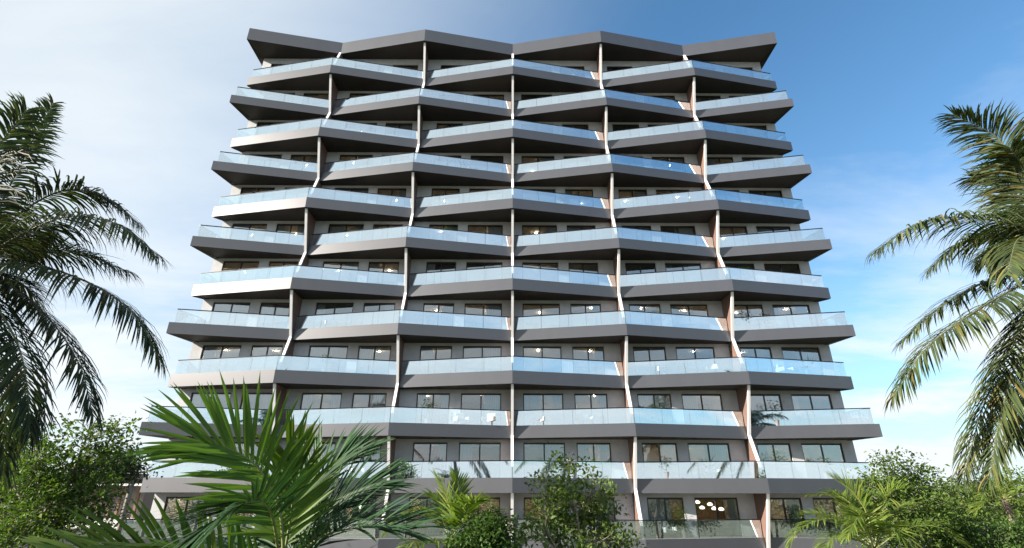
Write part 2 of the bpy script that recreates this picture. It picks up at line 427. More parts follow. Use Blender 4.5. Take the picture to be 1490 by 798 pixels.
for k in range(1, 13):
    zf, zc = ztop(k), zbot(k - 1)
    wb = MB()
    xs = [-WX] + [x for a, b in wins for x in (a - 0.045, b + 0.045)] + [WX]
    for i in range(0, len(xs), 2):
        wb.box((xs[i], WALL, zf - 0.02), (xs[i + 1], WALL + 0.24, zf + WH + 0.045))
    wb.box((-WX, WALL, zf + WH + 0.045), (WX, WALL + 0.24, zc + 0.02))
    for s in (-1, 1):
        x0, x1 = (s * WX, s * (WX - 0.24)); wb.box((min(x0, x1), WALL + 0.24, zf - 0.02), (max(x0, x1), DEPTH - 0.3, zc + 0.02))
    wb.box((-WX + 0.24, DEPTH - 0.54, zf - 0.02), (WX - 0.24, DEPTH - 0.3, zc + 0.02))
    link('facade_wall', wb.mesh('facade_wall', [M['stucco']]), T)
    for (a, b) in wins:
        w = b - a; fm, rm, pm, pw = window_mesh(w)
        wo = link('window', fm, T, ((a + b) / 2, WALL, zf))
        link('surround', rm, wo)
        for s in (-1, 1): link('pane', pm, wo, (s * (pw / 2 + 0.045), 0, 0))
        q = rnd.random()
        if q < 0.8:
            ci = rnd.randrange(4); cw = (0.55, 0.8, 1.1, 1.5)[ci]
            if rnd.random() < 0.5: link('curtain', curtains[ci], wo, (-w / 2 + 0.05, 0.27, 0))
            else: link('curtain', curtains[ci], wo, (w / 2 - 0.05 - cw, 0.27, 0))
            if q < 0.3: link('curtain', curtains[0], wo, (rnd.choice((-w / 2 + 0.1, w / 2 - 0.7)), 0.36, 0))
    for bay in range(6):
        xc = (bay - 2.5) * W
        cl = link('ceiling', ceils[sel(bay)], T, (xc, 0, zc - 0.05))
        link('back_wall', backs[sel(bay)][(rnd.choice((0, 0, 1, 2)) if k < 12 else 0) if (k, bay) != (12, 4) else 1], T, (xc, 0, zf - 0.004))
        if bay: link('partition', part_u, T, (xc - W / 2, 0, zf - 0.006))
        if rnd.random() < 0.72 or k in (9, 12):
            for dx in (-2.0, 1.9):
                if rnd.random() < 0.8 or k == 12: link('downlight', down_u, cl, (dx + rnd.uniform(-.3, .3), 4.0 + rnd.uniform(-.5, .8), -0.075))

# base under the ground-floor slab, and a dark pier at the end of the tower
pb = MB(); pb.box((-22.4, 0.9 + D, 0), (22.4, DEPTH - 0.2, zbot(12) + 0.02))
link('plinth', pb.mesh('plinth', [M['stucco']]), T)
pb = MB(); pb.box((-23.75, 2.6, 0), (-22.95, 3.6, zbot(11) + 0.01))
link('end_pier', pb.mesh('end_pier', [M['frame']]), T)

# ------------------------------------------------------------------ lamps and furniture seen through the ground-floor glass
def ordinal(i): return ['first', 'second', 'third', 'fourth', 'fifth', 'sixth', 'seventh', 'eighth', 'ninth', 'tenth', 'eleventh', 'twelfth'][i - 1]
cord_m = MB(); cord_m.tube([(0, 0, 0.16), (0, 0, 0.95)], 0.012, 5); cord_m = cord_m.mesh('cord', [M['frame']])
shade_m = MB(); shade_m.lathe([(0.02, 0.17), (0.06, 0.15), (0.13, 0.11), (0.18, 0.05), (0.175, 0.01), (0.12, -0.03), (0.0, -0.045)], 18)
shade_m = shade_m.mesh('lamp_shade', [M['shade']], smooth=True)
zroom = zbot(11) - 0.09
for grp, spots in (('room by the second fin from the sunlit end', [(-11.0, 3.9, .5), (-10.4, 4.3, .25), (-9.9, 3.6, .12), (-9.4, 4.6, .2)]),
                   ('room by the second fin from the shaded end', [(12.45, 3.9, .45), (12.25, 4.8, .2), (13.35, 4.1, .32), (13.0, 4.7, .1), (13.75, 4.5, .05), (14.15, 4.3, .02)])):
    for x, y, up in spots:
        p = bpy.data.objects.new('pendant_lamp', None); C.objects.link(p); p.location = (x, Y0 + y, zroom - 0.95 + up)
        tag(p, 'round white glowing pendant lamp inside ground-floor ' + grp, 'lamp', 'pendant lamps in the ' + grp)
        link('lamp_shade', shade_m, p); c = link('cord', cord_m, p); c.scale = (1, 1, (0.95 - up) / 0.95)

def rbox(mb, a, b, r=0.05):
    x0, y0, z0 = a; x1, y1, z1 = b
    prof = [(x0 + r, y0), (x1 - r, y0), (x1, y0 + r), (x1, y1 - r), (x1 - r, y1), (x0 + r, y1), (x0, y1 - r), (x0, y0 + r)]
    V = [(x, y, z0) for x, y in prof] + [(x, y, z1 - r) for x, y in prof]
    cx, cy = (x0 + x1) / 2, (y0 + y1) / 2
    V += [(cx + (x - cx) * (1 - 2 * r / (x1 - x0)), cy + (y - cy) * (1 - 2 * r / (y1 - y0)), z1) for x, y in prof]
    F = [tuple(range(16, 24)), tuple(reversed(range(8)))]
    for o in (0, 8): F += [(o + i, o + (i + 1) % 8, o + 8 + (i + 1) % 8, o + 8 + i) for i in range(8)]
    mb.add(V, F)
sf = bpy.data.objects.new('sofa', None); C.objects.link(sf); sf.location = (13.3, Y0 + 4.6, ztop(12))
tag(sf, 'pale grey sofa inside the ground-floor room with pendant lamps and timber wall', 'sofa')
q = MB(); rbox(q, (-1.1, -0.45, 0.1), (1.1, 0.45, 0.42)); link('seat', q.mesh('seat', [M['sofa']]), sf)
q = MB(); rbox(q, (-1.1, 0.3, 0.42), (1.1, 0.5, 0.85)); link('backrest', q.mesh('backrest', [M['sofa']]), sf)
for s in (-1, 1):
    q = MB(); rbox(q, (s * 1.2 - 0.1, -0.45, 0.1), (s * 1.2 + 0.1, 0.5, 0.62)); link('armrest', q.mesh('armrest', [M['sofa']]), sf)
    for s2 in (-1, 1):
        q = MB(); q.tube([(s * 1.0, s2 * 0.35, 0.0), (s * 1.0, s2 * 0.35, 0.11)], 0.03); link('leg', q.mesh('leg', [M['frame']]), sf)
q = MB(); q2 = random.Random(2)
rbox(q, (-0.75, 0.08, 0.42), (-0.3, 0.28, 0.78)); cu = link('cushion', q.mesh('cushion', [M['frame']]), sf)

# ------------------------------------------------------------------ palms
def catmull(P, n):
    P = [Vector(p) for p in P]; P = [P[0] * 2 - P[1]] + P + [P[-1] * 2 - P[-2]]
    segs = len(P) - 3; out_ = []
    for i in range(n + 1):
        t = i / n * segs; s = min(int(t), segs - 1); t -= s
        a, b, c, d = P[s:s + 4]
        out_.append(0.5 * ((2 * b) + (c - a) * t + (2 * a - 5 * b + 4 * c - d) * t * t + (3 * b - a - 3 * c + d) * t ** 3))
    return out_

def leaflet_pts(base, dirv, side, nrm, L, w, droop, segs, curl=0.0):
    """a tapered strip bending under its own weight; returns verts in rows of 3 (edge, midrib, edge) for a folded blade"""
    V = []; p = Vector(base); d = Vector(dirv).normalized(); st = L / segs
    for i in range(segs + 1):
        t = i / segs
        ww = w * (min(1.0, 0.28 + 1.9 * t) * (1 - t) ** 0.55 if t < 1 else 0.0)
        cr = d.cross(nrm)
        if cr.length < 1e-3: cr = side
        cr.normalize(); up = cr.cross(d)
        V += [p - cr * ww * 0.5 + up * ww * 0.14, Vector(p), p + cr * ww * 0.5 + up * ww * 0.14]
        d = (d + Vector((0, 0, -1)) * (droop * st / max(L, 0.01) * (0.5 + t)) + nrm * (curl / segs)).normalized()
        p = p + d * st
    return V

def make_frond(ctrl, nl, Lmax, w, r, droop=1.0, lift=0.25, ang=(72, 28), segs=4, n=22, start=0.14, rad=0.03, up=Vector((0, 0, 1)),
               Lprof=None, jit=0.12, gaps=0.0, curl=0.0):
    """returns (rachis MB, list of leaflet vertex lists)"""
    C_ = catmull(ctrl, n); L = sum((C_[i + 1] - C_[i]).length for i in range(n))
    rb = MB(); rb.tube(C_, [rad * (1 - 0.88 * i / n) for i in range(n + 1)], 5)
    leaves = []
    for s in (-1, 1):
        for i in range(nl):
            t = start + (1 - start) * (i + 0.5 + r.uniform(-.25, .25)) / nl
            if r.random() < gaps: continue
            f = min(t * n, n - 0.001); k = int(f); p = C_[k].lerp(C_[k + 1], f - k)
            tg = (C_[min(k + 1, n)] - C_[max(k - 1, 0)]).normalized() if k < n else (C_[n] - C_[n - 1]).normalized()
            sd = tg.cross(up)
            if sd.length < 0.05: sd = tg.orthogonal()
            sd.normalize(); nm = sd.cross(tg)
            u = (t - start) / (1 - start)
            a = math.radians(ang[0] + (ang[1] - ang[0]) * u + r.gauss(0, 5))
            prof = Lprof(u) if Lprof else (0.45 + 0.55 * math.sin(math.pi * min(1, 0.12 + u * 0.80)) ** 0.8) * (1 - 0.35 * u ** 3)
            ll = Lmax * prof * (1 + r.gauss(0, jit))
            d = tg * math.cos(a) + sd * (s * math.sin(a)) + nm * (lift + r.gauss(0, jit))
            leaves.append(leaflet_pts(p, d, sd, nm, max(ll, 0.05), w * (0.75 + 0.5 * prof), droop * (1 + r.gauss(0, 0.25)), segs, curl))
    return rb, leaves

def leaves_to(mb_V, mb_F, lv, segs):
    b = len(mb_V); mb_V.extend(tuple(v) for v in lv)
    for i in range(segs):
        o = b + 3 * i
        mb_F.append((o, o + 1, o + 4, o + 3)); mb_F.append((o + 1, o + 2, o + 5, o + 4))

def frond_object(parent, ctrl, mats, r, origin, separate=False, segs=4, **kw):
    ctrl = [Vector(c) - origin for c in ctrl]
    rb, leaves = make_frond(ctrl, r=r, segs=segs, **kw)
    if not separate:
        V, F = list(rb.V), list(rb.F); mi = [0] * len(F)
        for lv in leaves: leaves_to(V, F, lv, segs)
        mi += [1] * (len(F) - len(mi))
        return link('frond', mesh_np('frond', V, F, mats, mi), parent)
    fo = link('frond', rb.mesh('frond', [mats[0]], smooth=True), parent)
    for lv in leaves:
        V, F = [], []; leaves_to(V, F, lv, segs)
        link('leaflet', mesh_np('leaflet', V, F, [mats[1]]), fo)
    return fo

def palm_trunk(parent, pts, r0, r1, origin, r, m='palmbark', ring=0.22):
    C_ = catmull(pts, 40)
    mb = MB(); mb.tube([p - origin for p in C_], [(r0 + (r1 - r0) * i / 40) * (1 + 0.05 * (i % 2)) for i in range(41)], 12)
    return link('trunk', mb.mesh('trunk', [M[m]]), parent)

def auto_frond(crown, az, el, L, bend, r):
    """rachis leaving the crown at azimuth az, elevation el, arching down by bend radians over its length"""
    pts = [Vector(crown)]; e = el; n = 6; p = Vector(crown)
    for i in range(n):
        p = p + Vector((math.cos(az) * math.cos(e), math.sin(az) * math.cos(e), math.sin(e))) * (L / n); pts.append(p.copy()); e -= bend / n * (0.5 + i / n)
    return pts

def coconut(name, label, crown, base, pix, autos, mats, seed, frond_kw):
    r = random.Random(seed)
    o = bpy.data.objects.new(name, None); C.objects.link(o); o.location = base
    tag(o, label, 'palm tree', 'tall coconut palms flanking the tower')
    org = Vector(base); cv = Vector(crown)
    palm_trunk(o, [Vector(base), Vector(base).lerp(cv, 0.5) + Vector((0.25, 0.2, 0)), cv - Vector((0, 0, 0.1))], 0.24, 0.13, org, r)
    # fibrous heart of the crown
    q = MB(); q.lathe([(0.06, -0.5), (0.2, -0.25), (0.24, 0), (0.16, 0.25), (0.03, 0.45)], 10, cv - org); link('crown_shaft', q.mesh('crown_shaft', [M['palmbark']], True), o)
    for spec in pix:
        pts = [cv] + [at(*p) for p in spec[0]]
        kw = dict(frond_kw); kw.update(spec[1] if len(spec) > 1 else {})
        frond_object(o, pts, mats, r, org, **kw)
    for az, el, L, bend in autos:
        frond_object(o, auto_frond(cv, math.radians(az), math.radians(el), L, bend, r), mats, r, org, **frond_kw)
    for i in range(5):
        a = i * 1.3; q = MB(); c = cv - org + Vector((0.26 * math.cos(a), 0.26 * math.sin(a), -0.32))
        q.lathe([(0.0, -0.14), (0.09, -0.1), (0.12, 0), (0.09, 0.1), (0.0, 0.14)], 9, c); link('coconut', q.mesh('coconut', [M['rachis']], True), o)
    return o

kwL = dict(nl=125, Lmax=1.4, w=0.066, droop=1.3, lift=0.12, segs=4, rad=0.04, gaps=0.05, ang=(70, 30))
YL = 13.5
coconut('coconut_palm', 'tall dark green coconut palm with drooping fronds beside the sunlit tower end',
        at(-42, 388, YL), (at(-60, 700, YL).x - 0.6, YL + 0.3, 0.0),
        [([(0, 300, YL + .2), (42, 215, YL + .1), (78, 150, YL)], dict(droop=1.0, Lmax=.85)),
         ([(-25, 300, YL - .8), (-5, 220, YL - 1.1), (40, 160, YL - 1.3)], dict(droop=1.5)),
         ([(20, 318, YL + .6), (90, 278, YL + .9), (150, 286, YL + 1.1), (205, 328, YL + 1.2)], {}),
         ([(20, 348, YL - .3), (95, 316, YL - .7), (170, 326, YL - .9), (229, 371, YL - 1.0)], dict(droop=1.8)),
         ([(20, 370, YL + .8), (110, 366, YL + 1.5), (192, 398, YL + 1.8)], {}),
         ([(20, 384, YL - .2), (90, 396, YL - .3), (160, 428, YL - .4), (205, 470, YL - .4), (232, 524, YL - .4)], dict(droop=1.8)),
         ([(10, 412, YL + .4), (70, 462, YL + .6), (115, 530, YL + .6), (136, 606, YL + .5)], dict(droop=1.2)),
         ([(-15, 430, YL - .6), (25, 500, YL - .9), (40, 570, YL - 1.0), (42, 630, YL - 1.0)], dict(droop=1.4)),
         ([(-30, 440, YL - .4), (-8, 520, YL - .6), (5, 600, YL - .7), (4, 690, YL - .7)], dict(droop=1.2)),
         ([(-10, 350, YL + 1.0), (40, 330, YL + 1.9), (75, 345, YL + 2.6)], {}),
         ([(-12, 395, YL + 1.0), (40, 420, YL + 1.9), (70, 480, YL + 2.4)], {})],
        [(180, 40, 4.2, 1.5), (215, 15, 4.2, 1.4), (150, 10, 4.2, 1.5), (250, 50, 4.0, 1.6), (120, 55, 4.0, 1.6), (190, -25, 3.8, .9), (265, -5, 3.6, 1.2)],
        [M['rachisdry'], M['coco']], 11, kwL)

YR = 14.0
coconut('coconut_palm', 'tall coconut palm with sunlit yellowish fronds beside the shaded tower end',
        at(1535, 385, YR), (at(1560, 700, YR).x + 0.5, YR + 0.4, 0.0),
        [([(1500, 285, YR), (1455, 205, YR - .1), (1388, 167, YR - .2)], dict(droop=.9)),
         ([(1500, 325, YR + .8), (1462, 268, YR + 1.3), (1415, 258, YR + 1.6)], dict(droop=.9)),
         ([(1495, 335, YR - .3), (1420, 318, YR - .6), (1345, 322, YR - .8), (1272, 366, YR - .9)], dict(droop=1.7)),
         ([(1500, 360, YR + .5), (1450, 345, YR + 1.0), (1400, 352, YR + 1.3), (1352, 392, YR + 1.5)], dict(droop=1.3)),
         ([(1490, 395, YR + .2), (1430, 412, YR + .4), (1368, 448, YR + .5), (1312, 497, YR + .6)], dict(droop=1.0)),
         ([(1490, 412, YR - .4), (1425, 450, YR - .7), (1350, 505, YR - .8), (1300, 578, YR - .9)], dict(droop=1.5)),
         ([(1500, 445, YR + .1), (1462, 520, YR + .2), (1428, 600, YR + .2), (1403, 690, YR + .2)], dict(droop=1.0)),
         ([(1505, 460, YR - .4), (1478, 530, YR - .6), (1455, 610, YR - .6), (1440, 697, YR - .6)], dict(droop=1.2)),
         ([(1512, 460, YR + .5), (1497, 530, YR + .8), (1485, 590, YR + .9), (1478, 640, YR + .9)], dict(droop=1.2)),
         ([(1505, 350, YR - .9), (1480, 350, YR - 1.8), (1466, 400, YR - 2.4)], dict(droop=1.4)),
         ([(1515, 320, YR - .7), (1490, 250, YR - 1.2), (1470, 215, YR - 1.6)], {})],
        [(0, 40, 4.2, 1.5), (35, 15, 4.2, 1.4), (-30, 10, 4.2, 1.5), (70, 50, 4.0, 1.6), (-60, 55, 4.0, 1.6), (10, -25, 3.8, .9), (-85, -5, 3.6, 1.2)],
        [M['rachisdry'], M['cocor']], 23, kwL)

# the large-leaved palm near the viewer
r = random.Random(5)
YF = 4.3
fb = at(408, 900, YF); fbase = Vector((fb.x, YF + 0.05, 0))
fo = bpy.data.objects.new('feather_palm', None); C.objects.link(fo); fo.location = fbase
tag(fo, 'bright green feather palm with broad fanned leaflets rising before the tower', 'palm tree')
fcrown = at(408, 840, YF)
palm_trunk(fo, [fbase, fbase.lerp(fcrown, .5) + Vector((.04, 0, 0)), fcrown], 0.12, 0.07, fbase, r)
lp = lambda u: 0.62 + 0.38 * math.sin(math.pi * min(1, .1 + .75 * u))
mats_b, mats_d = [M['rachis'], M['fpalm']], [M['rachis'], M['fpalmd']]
F1 = [fcrown, at(412, 790, YF - .05), at(403, 730, YF - .1), at(372, 678, YF - .2), at(330, 652, YF - .3), at(296, 646, YF - .38)]
frond_object(fo, F1, mats_b, r, fbase, separate=True, segs=6, nl=42, Lmax=.60, w=.036, droop=.12, lift=.25, ang=(66, 20), rad=.016, start=.22, up=Vector((0.25, -0.9, 0.45)), Lprof=lp, jit=.07)
F1b = [fcrown, at(416, 795, YF + .05), at(424, 745, YF + .1), at(428, 700, YF + .1), at(420, 668, YF + .05)]
frond_object(fo, F1b, mats_b, r, fbase, segs=6, nl=34, Lmax=.46, w=.038, droop=.2, lift=.15, ang=(62, 15), rad=.014, start=.25, up=Vector((0.0, -0.9, 0.3)), Lprof=lp, jit=.09)
F2 = [fcrown, at(420, 790, YF + .25), at(436, 735, YF + .45), at(468, 692, YF + .6), at(506, 668, YF + .7)]
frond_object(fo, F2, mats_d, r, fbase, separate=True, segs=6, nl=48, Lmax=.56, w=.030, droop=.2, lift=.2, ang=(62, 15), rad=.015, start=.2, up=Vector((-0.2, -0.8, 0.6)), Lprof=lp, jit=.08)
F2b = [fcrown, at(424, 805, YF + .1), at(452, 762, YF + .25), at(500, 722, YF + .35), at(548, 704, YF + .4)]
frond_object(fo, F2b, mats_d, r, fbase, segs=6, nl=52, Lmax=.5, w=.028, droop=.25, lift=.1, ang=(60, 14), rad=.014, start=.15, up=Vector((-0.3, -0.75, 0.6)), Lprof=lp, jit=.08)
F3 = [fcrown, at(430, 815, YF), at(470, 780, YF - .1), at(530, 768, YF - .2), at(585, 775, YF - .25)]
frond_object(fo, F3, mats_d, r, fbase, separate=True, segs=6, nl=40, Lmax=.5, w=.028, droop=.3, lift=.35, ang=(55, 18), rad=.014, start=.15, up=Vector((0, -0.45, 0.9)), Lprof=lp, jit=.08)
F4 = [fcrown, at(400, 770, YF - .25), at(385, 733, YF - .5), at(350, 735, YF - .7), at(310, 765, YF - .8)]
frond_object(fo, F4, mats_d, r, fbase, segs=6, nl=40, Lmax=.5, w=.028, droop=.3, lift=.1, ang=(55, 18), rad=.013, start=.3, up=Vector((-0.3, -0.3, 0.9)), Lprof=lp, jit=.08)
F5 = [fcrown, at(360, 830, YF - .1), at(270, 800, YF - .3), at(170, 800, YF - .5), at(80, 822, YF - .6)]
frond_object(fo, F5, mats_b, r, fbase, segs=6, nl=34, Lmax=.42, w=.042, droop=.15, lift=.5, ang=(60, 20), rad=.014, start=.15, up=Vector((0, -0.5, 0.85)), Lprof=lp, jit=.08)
for az, el, L, bend in ((60, 35, 1.3, 1.2), (110, 40, 1.3, 1.1), (-20, 5, 1.3, 1.0), (150, 20, 1.3, 1.1)):
    frond_object(fo, auto_frond(fcrown, math.radians(az), math.radians(el), L, bend, r), mats_d, r, fbase, nl=34, Lmax=.46, w=.034, droop=.3, lift=.3, ang=(60, 20), rad=.013, segs=4, Lprof=lp)

def garden_palm(label, crown_px, Y, specs, autos, seed, L=1.0, mats=None, trunk=0.07, kw=None):
    r = random.Random(seed); cv = at(*crown_px, Y); base = Vector((cv.x, Y, 0))
    o = bpy.data.objects.new('garden_palm', None); C.objects.link(o); o.location = base
    tag(o, label, 'palm tree', 'low garden palms before the tower')
    palm_trunk(o, [base, base.lerp(cv, .5) + Vector((.05, 0, 0)), cv], trunk * 1.5, trunk, base, r)
    k0 = dict(nl=40, Lmax=.52 * L, w=.042 * L, droop=.5, lift=.3, ang=(62, 22), rad=.018 * L, segs=4, start=.18); k0.update(kw or {})
    for s in specs:
        k = dict(k0); k.update(s[1] if len(s) > 1 else {})
        frond_object(o, [cv] + [at(*p) for p in s[0]], mats or [M['rachis'], M['gpalm']], r, base, **k)
    for az, el, LL, bend in autos:
        frond_object(o, auto_frond(cv, math.radians(az), math.radians(el), LL, bend, r), mats or [M['rachis'], M['gpalm']], r, base, **k0)
    return o
YP = 13.2
garden_palm('low garden palm with upright fronds growing beside the round clipped shrub', (655, 785), YP,
            [([(658, 758, YP), (650, 722, YP - .1), (634, 692, YP - .2)], dict(droop=.3, lift=.1)), ([(664, 760, YP), (668, 725, YP), (664, 692, YP + .1)], dict(droop=.3, lift=.1)),
             ([(672, 762, YP - .3), (682, 738, YP - .6), (696, 728, YP - 1.0)], dict(droop=.7)),
             ([(640, 765, YP), (615, 745, YP - .1), (585, 752, YP - .2), (562, 775, YP - .2)], dict(droop=.9)),
             ([(690, 765, YP + .2), (715, 750, YP + .3), (738, 758, YP + .4)], {}),
             ([(640, 790, YP - .5), (610, 790, YP - .9), (580, 805, YP - 1.2)], dict(droop=.9)),
             ([(655, 765, YP + .4), (640, 735, YP + .7), (625, 722, YP + .9)], {})],
            [(60, 50, 1.6, 1.2), (120, 40, 1.6, 1.3), (10, 25, 1.5, 1.1)], 31, kw=dict(nl=32, Lmax=.58, w=.058))
YQ = 12.5
garden_palm('sunlit garden palm with yellow-green fronds at the shaded tower end', (1272, 800), YQ,
            [([(1245, 765, YQ), (1205, 755, YQ - .1), (1165, 770, YQ - .2), (1142, 805, YQ - .2)], dict(droop=.9)),
             ([(1255, 755, YQ + .3), (1222, 722, YQ + .5), (1175, 722, YQ + .6)], dict(droop=.7)),
             ([(1262, 750, YQ + .2), (1240, 715, YQ + .2), (1212, 696, YQ + .3)], dict(droop=.2)),
             ([(1282, 750, YQ + .1), (1300, 715, YQ), (1345, 712, YQ - .1)], dict(droop=.5, lift=.4)),
             ([(1310, 775, YQ - .2), (1355, 765, YQ - .4), (1402, 792, YQ - .5)], dict(droop=.6)),
             ([(1262, 770, YQ - .6), (1250, 752, YQ - 1.0), (1232, 782, YQ - 1.3)], dict(droop=.9)),
             ([(1245, 785, YQ - .5), (1215, 780, YQ - .9), (1195, 805, YQ - 1.1)], dict(droop=.7)),
             ([(1285, 775, YQ - .6), (1300, 768, YQ - 1.0), (1320, 795, YQ - 1.2)], {}),
             ([(1290, 755, YQ + .5), (1320, 735, YQ + .9), (1355, 745, YQ + 1.1)], {})],
            [(60, 50, 1.7, 1.2), (120, 45, 1.7, 1.3), (90, 65, 1.5, 1.0)], 37, L=1.0)
garden_palm('small distant palm with brown skirt of dead leaves among the shaded treeline', (1462, 728), 30.0, [],
            [(a, e, 2.0, 1.5) for a, e in ((0, 40), (50, 55), (100, 35), (150, 45), (200, 30), (250, 50), (300, 30), (340, 10), (180, 5), (270, 5))], 41, L=1.7, trunk=.14,
            kw=dict(nl=26))

# ------------------------------------------------------------------ broadleaf trees
def make_tree(name, label, base, lobes, nclump, per, leaf, lm, seed, trunk_r=0.12, fork=0.3, sigma=0.28, stems=1, group=None, cat='tree', bark='bark'):
    """lobes: list of (centre offset, radii); branches run to clumps spread through the lobes, leaves sit round the clumps"""
    r = random.Random(seed); g_ = np.random.default_rng(seed)
    o = bpy.data.objects.new(name, None); C.objects.link(o); o.location = base
    tag(o, label, cat, group)
    tb = MB(); clumps = []
    vol = [a * b * c for _, (a, b, c) in lobes]; tot = sum(vol)
    zmin = min(c[2] - rr[2] for c, rr in lobes); zmax = max(c[2] + rr[2] for c, rr in lobes)
    fz = max(0.25, zmin + (zmax - zmin) * fork * 0.5)
    stem_tops = []
    for s in range(stems):
        a = s * 2.4 + r.random(); b0 = Vector((math.cos(a) * .12 * (stems > 1), math.sin(a) * .12 * (stems > 1), 0))
        tp = Vector((math.cos(a) * .35 * (stems > 1) + r.uniform(-.1, .1), math.sin(a) * .35 * (stems > 1), fz))
        tb.tube(catmull([b0, b0.lerp(tp, .5) + Vector((r.uniform(-.08, .08), r.uniform(-.08, .08), 0)), tp], 6), [trunk_r * (1 - .25 * i / 6) for i in range(7)], 7)
        stem_tops.append(tp)
    for (c, rr), v in zip(lobes, vol):
        c = Vector(c); tp = min(stem_tops, key=lambda t: (t - c).xy.length)
        mid = tp.lerp(c, .5) + Vector((r.uniform(-.2, .2), r.uniform(-.2, .2), .15))
        top = c + Vector((r.uniform(-.15, .15) * rr[0], r.uniform(-.15, .15) * rr[1], rr[2] * .75))
        limb = catmull([tp, mid, c, top], 12)
        tb.tube(limb, [max(.012, trunk_r * .6 * (1 - .85 * i / 12)) for i in range(13)], 6)
        for j in range(max(3, int(nclump * v / tot))):
            d = Vector((r.gauss(0, 1), r.gauss(0, 1), r.gauss(0, 1))).normalized() * (r.random() ** 0.45) * r.uniform(.8, 1.12)
            p = c + Vector((d.x * rr[0], d.y * rr[1], d.z * rr[2]))
            if p.z < 0.15: continue
            st = limb[min(12, max(2, int(12 * min(1, max(0, (p.z - tp.z) / max(.3, top.z - tp.z))) * .8)))]
            m1 = st.lerp(p, .5) + Vector((r.uniform(-.12, .12), r.uniform(-.12, .12), r.uniform(-.02, .15)))
            tb.tube(catmull([st, m1, p], 5), [max(.005, trunk_r * .17 * (1 - .8 * i / 5)) for i in range(6)], 4, cap=False)
            clumps.append((p, (p - st).normalized()))
    link('trunk', tb.mesh('trunk', [M[bark]], True), o)
    P = np.array([tuple(p) for p, _ in clumps], np.float32); Dr = np.array([tuple(d) for _, d in clumps], np.float32)
    cs = np.clip(g_.normal(1, .35, len(P)), .4, 1.9).astype(np.float32)
    idx = np.repeat(np.arange(len(P)), np.maximum(6, (per * cs ** 1.5).astype(int)))
    N = len(idx)
    pos = P[idx] + g_.normal(0, 1, (N, 3)) * (sigma * cs[idx])[:, None] * np.array([1, 1, .75])
    ax = Dr[idx] * .6 + g_.normal(0, .75, (N, 3)) + np.array([0, 0, -.15]); ax /= np.linalg.norm(ax, axis=1)[:, None]
    nn = g_.normal(0, .6, (N, 3)) + np.array([0, 0, 1.0]); sd = np.cross(ax, nn); sd /= np.linalg.norm(sd, axis=1)[:, None] + 1e-6
    nn = np.cross(sd, ax)
    L = leaf * np.clip(g_.normal(1, .22, N), .5, 1.6)[:, None]; Wd = L * .26
    # folded, slightly drooping blade of four corners and a tip: six vertices, four triangles
    a = pos; b1 = pos + ax * L * .45 + sd * Wd + nn * Wd * .45; b2 = pos + ax * L * .45 - sd * Wd + nn * Wd * .45
    mid = pos + ax * L * .5; tip = pos + ax * L - nn * L * .12
    V = np.stack([a, b1, mid, b2, tip], 1).reshape(-1, 3)
    o5 = np.arange(N)[:, None] * 5
    F = np.concatenate([o5 + np.array([[0, 1, 2]]), o5 + np.array([[0, 2, 3]]), o5 + np.array([[1, 4, 2]]), o5 + np.array([[2, 4, 3]])])
    link('crown', mesh_np('crown', V, F, [M[lm]]), o)
    return o

def lobes_px(base, Y, specs):
    """specs: (px, py, radius in pixels x, z, dy) -> lobes relative to base"""
    out_ = []
    for px, py, rx, rz, dy in specs:
        c = at(px, py, Y + dy); s = (Y + dy) / FPX * 1.06
        out_.append((tuple(c - Vector(base)), (rx * s, (rx + rz) * .5 * s, rz * s)))
    return out_
def tree_px(name, label, bx, Y, specs, *a, **kw):
    b = at(bx, 722, Y); base = (b.x, Y, 0)
    return make_tree(name, label, base, lobes_px(base, Y, specs), *a, **kw)

tree_px('broadleaf_tree', 'leafy tree with pale grey branches under the coconut palm at the sunlit end', 75, 21.0,
        [(125, 640, 45, 38, 0), (160, 640, 30, 28, .5), (60, 690, 62, 42, -.5), (20, 700, 40, 40, .8), (110, 705, 58, 45, 0), (125, 735, 34, 42, .6), (60, 760, 80, 45, -.6), (5, 770, 45, 45, 0)],
        330, 26, .18, 'leafA', 51, trunk_r=.13, stems=3, sigma=.22, group='trees at the sunlit end')
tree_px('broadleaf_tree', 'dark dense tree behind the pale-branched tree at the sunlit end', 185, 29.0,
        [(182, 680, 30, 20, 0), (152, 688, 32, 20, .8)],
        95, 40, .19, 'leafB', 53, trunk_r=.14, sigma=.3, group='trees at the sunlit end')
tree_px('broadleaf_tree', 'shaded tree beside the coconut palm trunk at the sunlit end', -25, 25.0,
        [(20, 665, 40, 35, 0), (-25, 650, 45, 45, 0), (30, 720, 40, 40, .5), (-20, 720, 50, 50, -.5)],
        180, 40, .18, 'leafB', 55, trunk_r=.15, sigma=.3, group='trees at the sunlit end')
tree_px('broadleaf_tree', 'slender airy tree standing before the central white fin', 832, 17.5,
        [(828, 690, 30, 28, 0), (800, 715, 28, 24, .3), (862, 712, 32, 24, -.2), (795, 752, 34, 30, -.3), (835, 745, 40, 34, .2), (875, 755, 32, 34, .3), (865, 792, 62, 26, -.2), (800, 790, 42, 26, .2), (905, 785, 22, 14, .3), (772, 770, 14, 12, .3)],
        230, 20, .15, 'leafC', 57, trunk_r=.07, stems=3, sigma=.15, fork=.2)
tree_px('round_shrub', 'round dense green shrub growing at the foot of the low garden palm', 700, 12.6,
        [(706, 782, 28, 22, 0), (684, 796, 30, 18, -.2), (724, 796, 24, 20, .2)],
        120, 42, .11, 'leafD', 59, trunk_r=.04, stems=4, sigma=.14, fork=.1, cat='shrub')
